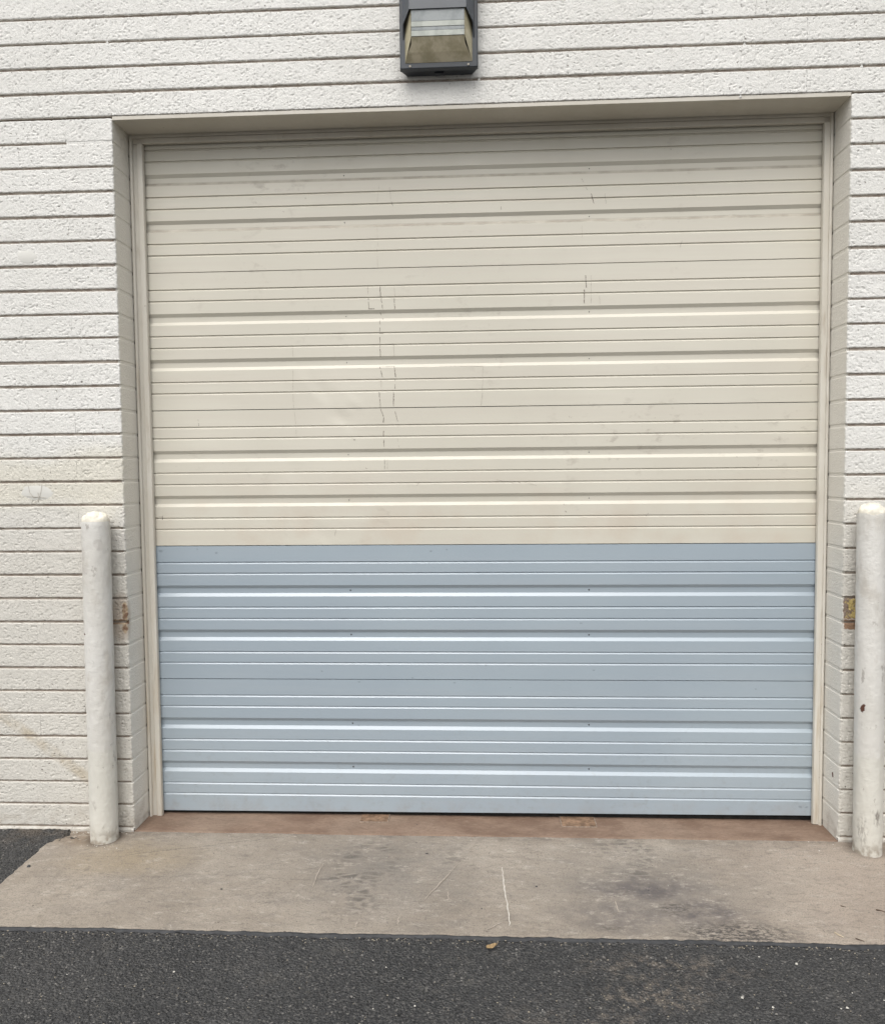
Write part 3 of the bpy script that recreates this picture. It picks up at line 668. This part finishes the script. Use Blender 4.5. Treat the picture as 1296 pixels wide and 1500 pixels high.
for t in ((539,420,540,436,.0026,1,.3),(540,437,541,453,.0028,0,.3),(557,420,558,435,.003,0,.2),(559,437,561,453,.0026,0,.35),(578,419,579,436,.0022,1,.3),(578,438,579,453,.003,0,.4),
          (540,453,549,453,.0024,0,.2),(557,458,561,468,.003,0,.3),(557,470,557,486,.0025,0,.4),(556,489,562,489,.003,0,.1),(557,490,557,504,.0024,0,.45),(557,506,558,523,.003,0,.2),(577,505,578,523,.0022,1,.3),(558,506,577,504,.0015,1,.4),
          (557,538,561,553,.0028,0,.3),(578,537,580,553,.0028,0,.2),(559,538,578,537,.0015,1,.2),(559,556,559,572,.0018,1,.3),(579,556,579,572,.0022,0,.45),(556,575,558,597,.0024,0,.2),(577,575,577,596,.0034,0,.1),
          (557,597,563,612,.0026,0,.2),(563,612,562,620,.003,0,.2),(579,603,583,618,.0022,0,.35),(563,622,562,640,.004,0,.4),(583,624,583,638,.0018,1,.3),(563,642,563,655,.0028,0,.3),(583,643,585,656,.0018,1,.3),
          (564,673,564,688,.0018,0,.3),(568,673,568,688,.0014,1,.2),(643,537,708,537,.0014,1,.15),(708,538,707,553,.0014,1,.1),(708,556,706,574,.0014,1,.1),(707,576,705,596,.0022,1,.0),(640,597,706,596,.002,0,.0),
          (429,508,430,523,.0016,1,.1),(430,541,430,556,.0014,1,.1),(430,556,430,572,.0012,1,.2),(430,576,431,598,.0014,1,.1),(432,603,434,622,.0012,1,.2),(434,625,435,640,.0012,1,.2),
          (858,404,859,422,.0032,0,.2),(856,425,856,445,.0036,0,.1),(866,404,866,445,.0014,1,.3),(878,428,879,446,.0014,1,.2),(866,284,870,299,.003,0,.4),(886,284,888,299,.0022,1,.2),(852,262,861,280,.0022,1,.4),
          (571,275,573,293,.0018,1,.1),(573,293,576,303,.0018,0,.3),(556,272,553,296,.0012,1,.2),(734,303,734,308,.002,0,0),(553,330,554,362,.0012,1,.3),(553,365,554,395,.0012,1,.3),(852,320,853,350,.0012,1,.3),
          (726,703,752,708,.0018,1,.1),(752,706,768,708,.0018,0,.2),(768,707,786,712,.0012,1,.1),(611,712,614,708,.002,0,.1),(536,686,538,687,.004,0,0),(519,645,521,645,.004,0,0),(996,363,999,353,.002,1,.0),
          (291,615,293,630,.0018,0,.3),(226,759,240,757,.0014,1,.2),(239,756,239,762,.003,0,.1),(491,785,493,775,.0025,1,.1),(828,749,830,751,.004,0,.0),(946,757,950,752,.003,1,.0)):
    vmark(*t)
# dark edge lines where the sections rub the seams
for (i, mt), K in marks.items():
    if i < 3 or True:
        o = K.build('scuff_mark', M_mark if mt == 0 else M_fmark, secs[i]); o['kind'] = 'stuff'

# ------------------------------------------------------------------ bollards
def bollard(x, y, zt_, label, seed, r=.0575):
    B = empty('bollard', (x, y, -.02), label, 'bollard', 'bollards at either side of the opening')
    h = zt_+.02-.042; nz, na = 150, 72
    Zz = np.linspace(0, h, nz); A = np.linspace(0, 2*math.pi, na+1); AA, ZZ = np.meshgrid(A, Zz)
    R = r+(fbm(AA/6.2832*6, ZZ*7, seed, 2)-.5)*.0026+(fbm(AA/6.2832*26, ZZ*60, seed+9, 2)-.5)*.0016; R[:, -1] = R[:, 0]
    R = np.where(ZZ > h-.002, R-.0015, R); R = R+.0014*np.clip(1-ZZ/.02, 0, 1)
    P = np.stack([R*np.cos(AA), R*np.sin(AA), ZZ], 2); link('pipe', gridmesh('pipe', P), M_bol, B)
    na2, nr = 60, 22; A = np.linspace(0, 2*math.pi, na2+1); T = np.linspace(0, math.pi/2, nr); AA, TT = np.meshgrid(A, T)
    rr = (r*.95)*np.cos(TT)+0; hh = .040*np.sin(TT)
    lump = (fbm(rr*np.cos(AA)*70+40, rr*np.sin(AA)*70+40+hh*30, seed+3, 3)-.5); hh = h-.001+hh+lump*.016*np.minimum(1, np.sin(TT)*3+.15)
    rr = rr+lump*.006*np.cos(TT); P = np.stack([rr*np.cos(AA), rr*np.sin(AA), hh], 2); P[:, -1] = P[:, 0]
    lo = P[0:1].copy(); lo[..., 2] = h-.012; P = np.concatenate([lo, P], 0)
    c = link('concrete_cap', gridmesh('cap', P), M_cap, B); c['label'] = 'rough domed concrete fill'
    B.rotation_euler.y = -.006 if x > 0 else .006      # both lean in a touch
    return B
bollard(-1.611, -.068, 1.398, 'off-white pipe bollard left of the door, brown stained concrete round its foot', 500)
bollard(1.592, -.078, 1.412, 'off-white pipe bollard right of the door, rust chip midway, black scuffs low down', 520, .0545)
# crumbs of paint round the left foot and along the wall: countless
def chips(name, spots, mat, zb, label, cat):
    K = MB()
    for x, y, s in spots:
        a = rnd.uniform(0, 6.28); n = 5; z0 = zb; top = []; bot = []
        for i in range(n):
            t = a+2*math.pi*i/n; rr = s*rnd.uniform(.55, 1.1); bot.append((x+rr*math.cos(t)*1.3, y+rr*math.sin(t), z0)); top.append((x+rr*.7*math.cos(t)*1.3, y+rr*.7*math.sin(t), z0+s*rnd.uniform(.35, .8)))
        K.add(bot+top, [tuple(range(n, 2*n))]+[(i, (i+1) % n, n+(i+1) % n, n+i) for i in range(n)])
    o = K.build(name, mat); o['kind'] = 'stuff'; o['label'] = label; o['category'] = cat; return o
sp = []
for px, py, s in ((1167,1413,.010),(1212,1386,.009),(1087,1462,.009),(1140,1405,.005),(1112,1402,.005),(1132,1476,.006),(1232,1478,.004),(1241,1477,.007),(1217,1405,.004),(547,1408,.006),(606,1403,.006),(566,1418,.007),(492,1370,.008),(671,1389,.004),(591,1433,.003),(475,1416,.004),(256,1424,.006),(198,1409,.005),(99,1428,.004),(93,1440,.004),(200,1365,.004),(608,1474,.005),(676,1470,.004),(520,1462,.004),(547,1478,.004),(1295,1466,.005),(1016,1379,.004),(1052,1381,.006),(795,1480,.004),(795,1482,.004),(1248,1455,.004),(832,1401,.003)):
    q = onZ(px, py, -.028); sp.append((q[0], q[1], s*.62))
chips('white_chips', sp, M_white, -.029, 'white paint and stone chips scattered over the dark asphalt', 'chips')
sp = []
for i in range(1100):
    x = rnd.uniform(-2.3, 2.1); y = -rnd.uniform(.74, 1.55); sp.append((x, y, rnd.choice([.0012, .0014, .0018, .0026])))
for i in range(260): sp.append((rnd.uniform(-1.8, 1.9), -.732-abs(rnd.gauss(0, .012)), rnd.uniform(.0012, .0032)))
for i in range(140): sp.append((rnd.uniform(-2.4, -1.86), -rnd.uniform(.0, .45), rnd.uniform(.0012, .003)))
for i in range(60): sp.append((rnd.gauss(.45, .16), rnd.gauss(-1.05, .06), rnd.uniform(.0012, .003)))
chips('grit', sp, M_tan, -.0275, 'fine tan grit scattered over the dark asphalt', 'grit')
sp = []
for i in range(12): sp.append((-1.611+rnd.gauss(0, .05), -.128-abs(rnd.gauss(0, .006)), rnd.uniform(.001, .0026)))
for i in range(60): sp.append((rnd.uniform(-2.3, -1.52), -.006-abs(rnd.gauss(0, .008)), rnd.uniform(.0012, .004)))
for i in range(70): sp.append((rnd.uniform(-1.5, 1.6), -rnd.uniform(.01, .7), rnd.uniform(.0008, .002)))
for px, py in ((172, 1243), (1184, 1384-150), (1200, 1247), (1220, 1238)): q = onZ(px, py); sp.append((q[0], q[1], .0035))
chips('paint_crumbs', sp, M_white, -.021, 'flaked white paint crumbs on the concrete by the left bollard and wall foot', 'paint flakes')
sp = []
for px, py, s in ((611,1209,.005),(626,1251,.007),(610,1235,.004),(325,1303,.005),(706,1332,.004),(786,1299,.005),(43,1270,.010),(314,1251,.004),(1000,1285,.003),(1180,1330-70,.003),(950,1305,.004),(568,1357,.003),(226,1207,.005),(1040,1272,.004),(718,1288,.003)):
    q = onZ(px, py); sp.append((q[0], q[1], s))
chips('tar_spots', sp, M_seal, -.0215, 'small black tar spots stuck to the concrete apron', 'tar spots')
# twigs and leaf
def tube(name, pts, r, mat, label, cat):
    K = MB(); n = 6; v = []
    for i, p in enumerate(pts):
        rr = r*(1-.5*i/(len(pts)-1)); v += [(p[0]+rr*.2*math.cos(2*math.pi*j/n), p[1]+rr*math.cos(2*math.pi*j/n), p[2]+rr+rr*math.sin(2*math.pi*j/n)) for j in range(n)]
    f = [(i*n+j, i*n+(j+1) % n, (i+1)*n+(j+1) % n, (i+1)*n+j) for i in range(len(pts)-1) for j in range(n)]+[tuple(range(n-1, -1, -1)), tuple(range((len(pts)-1)*n, len(pts)*n))]
    o = link(name, pyd(name, v, f), mat, None, True); o['label'] = label; o['category'] = cat; return o
for px, r, mat, lb in ((((1283, 1334), (1290, 1335), (1299, 1338)), .0022, M_twig, 'dark twig on the concrete cut by the right edge of the photo'),
                       (((1231, 1328), (1235, 1329), (1239, 1330)), .0018, M_twig, 'short dark twig on the concrete below the right bollard'),
                       (((1222, 1367), (1229, 1371), (1236, 1374)), .0022, M_straw, 'pale straw-coloured twig on the concrete near the asphalt edge'),
                       (((1253, 1376), (1259, 1378), (1266, 1380)), .0020, M_twig, 'dark bent twig lying right at the edge of the concrete apron')):
    tube('twig', [onZ(*p, -.0195) for p in px], r, mat, lb, 'twig')
q = onZ(720, 1391, -.026); n = 9; v = []; f = []
for i in range(n):
    t = i/(n-1); w_ = .008*math.sin(math.pi*min(1, t*1.05))**.7+.0006; cx_ = (t-.5)*.036; z = .003+.010*abs(t-.5)
    v += [(cx_, -w_, z+.006), (cx_, 0, z), (cx_, w_, z+.008)]
    if i: f += [(3*i-3, 3*i, 3*i+1, 3*i-2), (3*i-2, 3*i+1, 3*i+2, 3*i-1)]
v += [(.018, -.0008, .007), (.018, .0008, .007), (.030, .008, .010), (.030, .0095, .010)]; b = len(v); f.append((b-4, b-2, b-1, b-3))
o = link('dry_leaf', pyd('leaf', v, f), M_leaf, None, True); o.location = (q[0], q[1], -.026); o.rotation_euler = (0, 0, .5)
sm = o.modifiers.new('s', 'SOLIDIFY'); sm.thickness = .0006
o['label'] = 'curled tan dry leaf on the asphalt just in front of the concrete'; o['category'] = 'leaf'

# ------------------------------------------------------------------ wall lamp
LX, LB = -.1345, 3.163
LP = empty('wall_lamp', (LX, 0, LB), 'dark grey wall pack light with yellowed lens mounted above the door opening', 'wall lamp')
def lpart(name, v, f, mat, bevel=0, parent=LP):
    o = link(name, pyd(name, v, f), mat, parent)
    if bevel: b = o.modifiers.new('b', 'BEVEL'); b.width = bevel; b.segments = 2; b.limit_method = 'ANGLE'
    return o
HF = [(0,3,2,1),(4,5,6,7),(0,1,5,4),(1,2,6,5),(2,3,7,6),(3,0,4,7)]
def frus(xb, zb0, zb1, yb, xf, zf0, zf1, yf): # back rect at yb, front rect at yf
    return [(-xf, yf, zf0), (xf, yf, zf0), (xb, yb, zb0), (-xb, yb, zb0), (-xf, yf, zf1), (xf, yf, zf1), (xb, yb, zb1), (-xb, yb, zb1)]
TOP = .44
lpart('back_box', frus(.132, .004, TOP-.03, .004, .155, .003, TOP-.01, -.045), HF, M_lamp, .003)
lpart('front_frame', frus(.1575, .0, TOP, -.0455, .1555, .003, TOP-.003, -.066), HF, M_lamp, .003)
# hood: chamfered in plan, open below, side cheeks run lower at the back
zc, zs = .200, .115
v = [(-.143, -.0665, zs), (-.140, -.094, zs+.045), (-.112, -.128, zc), (.112, -.128, zc), (.140, -.094, zs+.045), (.143, -.0665, zs),
     (-.143, -.0665, TOP-.02), (-.140, -.09, TOP-.03), (-.112, -.112, TOP-.05), (.112, -.112, TOP-.05), (.140, -.09, TOP-.03), (.143, -.0665, TOP-.02)]
f = [(i, i+1, i+7, i+6) for i in range(5)]+[(6, 7, 8, 9, 10, 11)]
o = lpart('hood', v, f, M_lamp2); sm = o.modifiers.new('s', 'SOLIDIFY'); sm.thickness = .004; sm.offset = -1
# lens prism
LN = empty('lens_group', (0, 0, 0), '', '') if False else None
fz = [.205, .155, .134, .120, .098]     # band limits on the front face, top to bottom
xf, xb, yf, yb = .1055, .134, -.121, -.067
def P3(x, y, z): return (x, y, z)
body = [(-xf, yf, .098), (xf, yf, .098), (xb, yb, .024), (-xb, yb, .024), (-xf, yf, .205), (xf, yf, .205), (xb, yb, .235), (-xb, yb, .235)]
ln = lpart('lens', body, [(3, 2, 6, 7), (4, 5, 6, 7), (1, 2, 6, 5), (3, 0, 4, 7)], M_lens)
lpart('lens_underside', [(-xf, yf, .0978), (-xf+.0, (yf*.75+yb*.25), .077), (-xb*.5-xf*.5, yf*.45+yb*.55, .053), (-xb, yb, .024), (xb, yb, .024), (xb*.5+xf*.5, yf*.45+yb*.55, .053), (xf, (yf*.75+yb*.25), .077), (xf, yf, .0978)],
      [(0, 1, 6, 7), (1, 2, 5, 6), (2, 3, 4, 5)], M_lensd, 0, ln)
for i, mt in enumerate((M_lensg, M_lensl, M_lensg, M_lensl)):
    z1, z0 = fz[i]-.0006, fz[i+1]+.0006; K = MB(); K.box(-xf+.001, xf-.001, yf-.0012*(1 if i % 2 == 0 else 1.8), yf+.002, z0, z1)
    o = K.build('lens_band', mt, ln, bevel=.0006)
for sx in (-.115, .118):
    K = MB(); n = 10; pts = [(sx+.0042*math.cos(2*math.pi*i/n), -.0665, .012+.0042*math.sin(2*math.pi*i/n)) for i in range(n)]; p2 = [(x, -.069, z) for x, y, z in pts]
    K.add(pts+p2, [tuple(range(n, 2*n))[::-1]]+[(i, n+i, n+(i+1) % n, (i+1) % n) for i in range(n)]); K.build('screw', M_fmark, LP)
K = MB(); K.box(-.018, .018, -.034, -.020, -.004, .004); K.build('latch', M_lamp, LP)
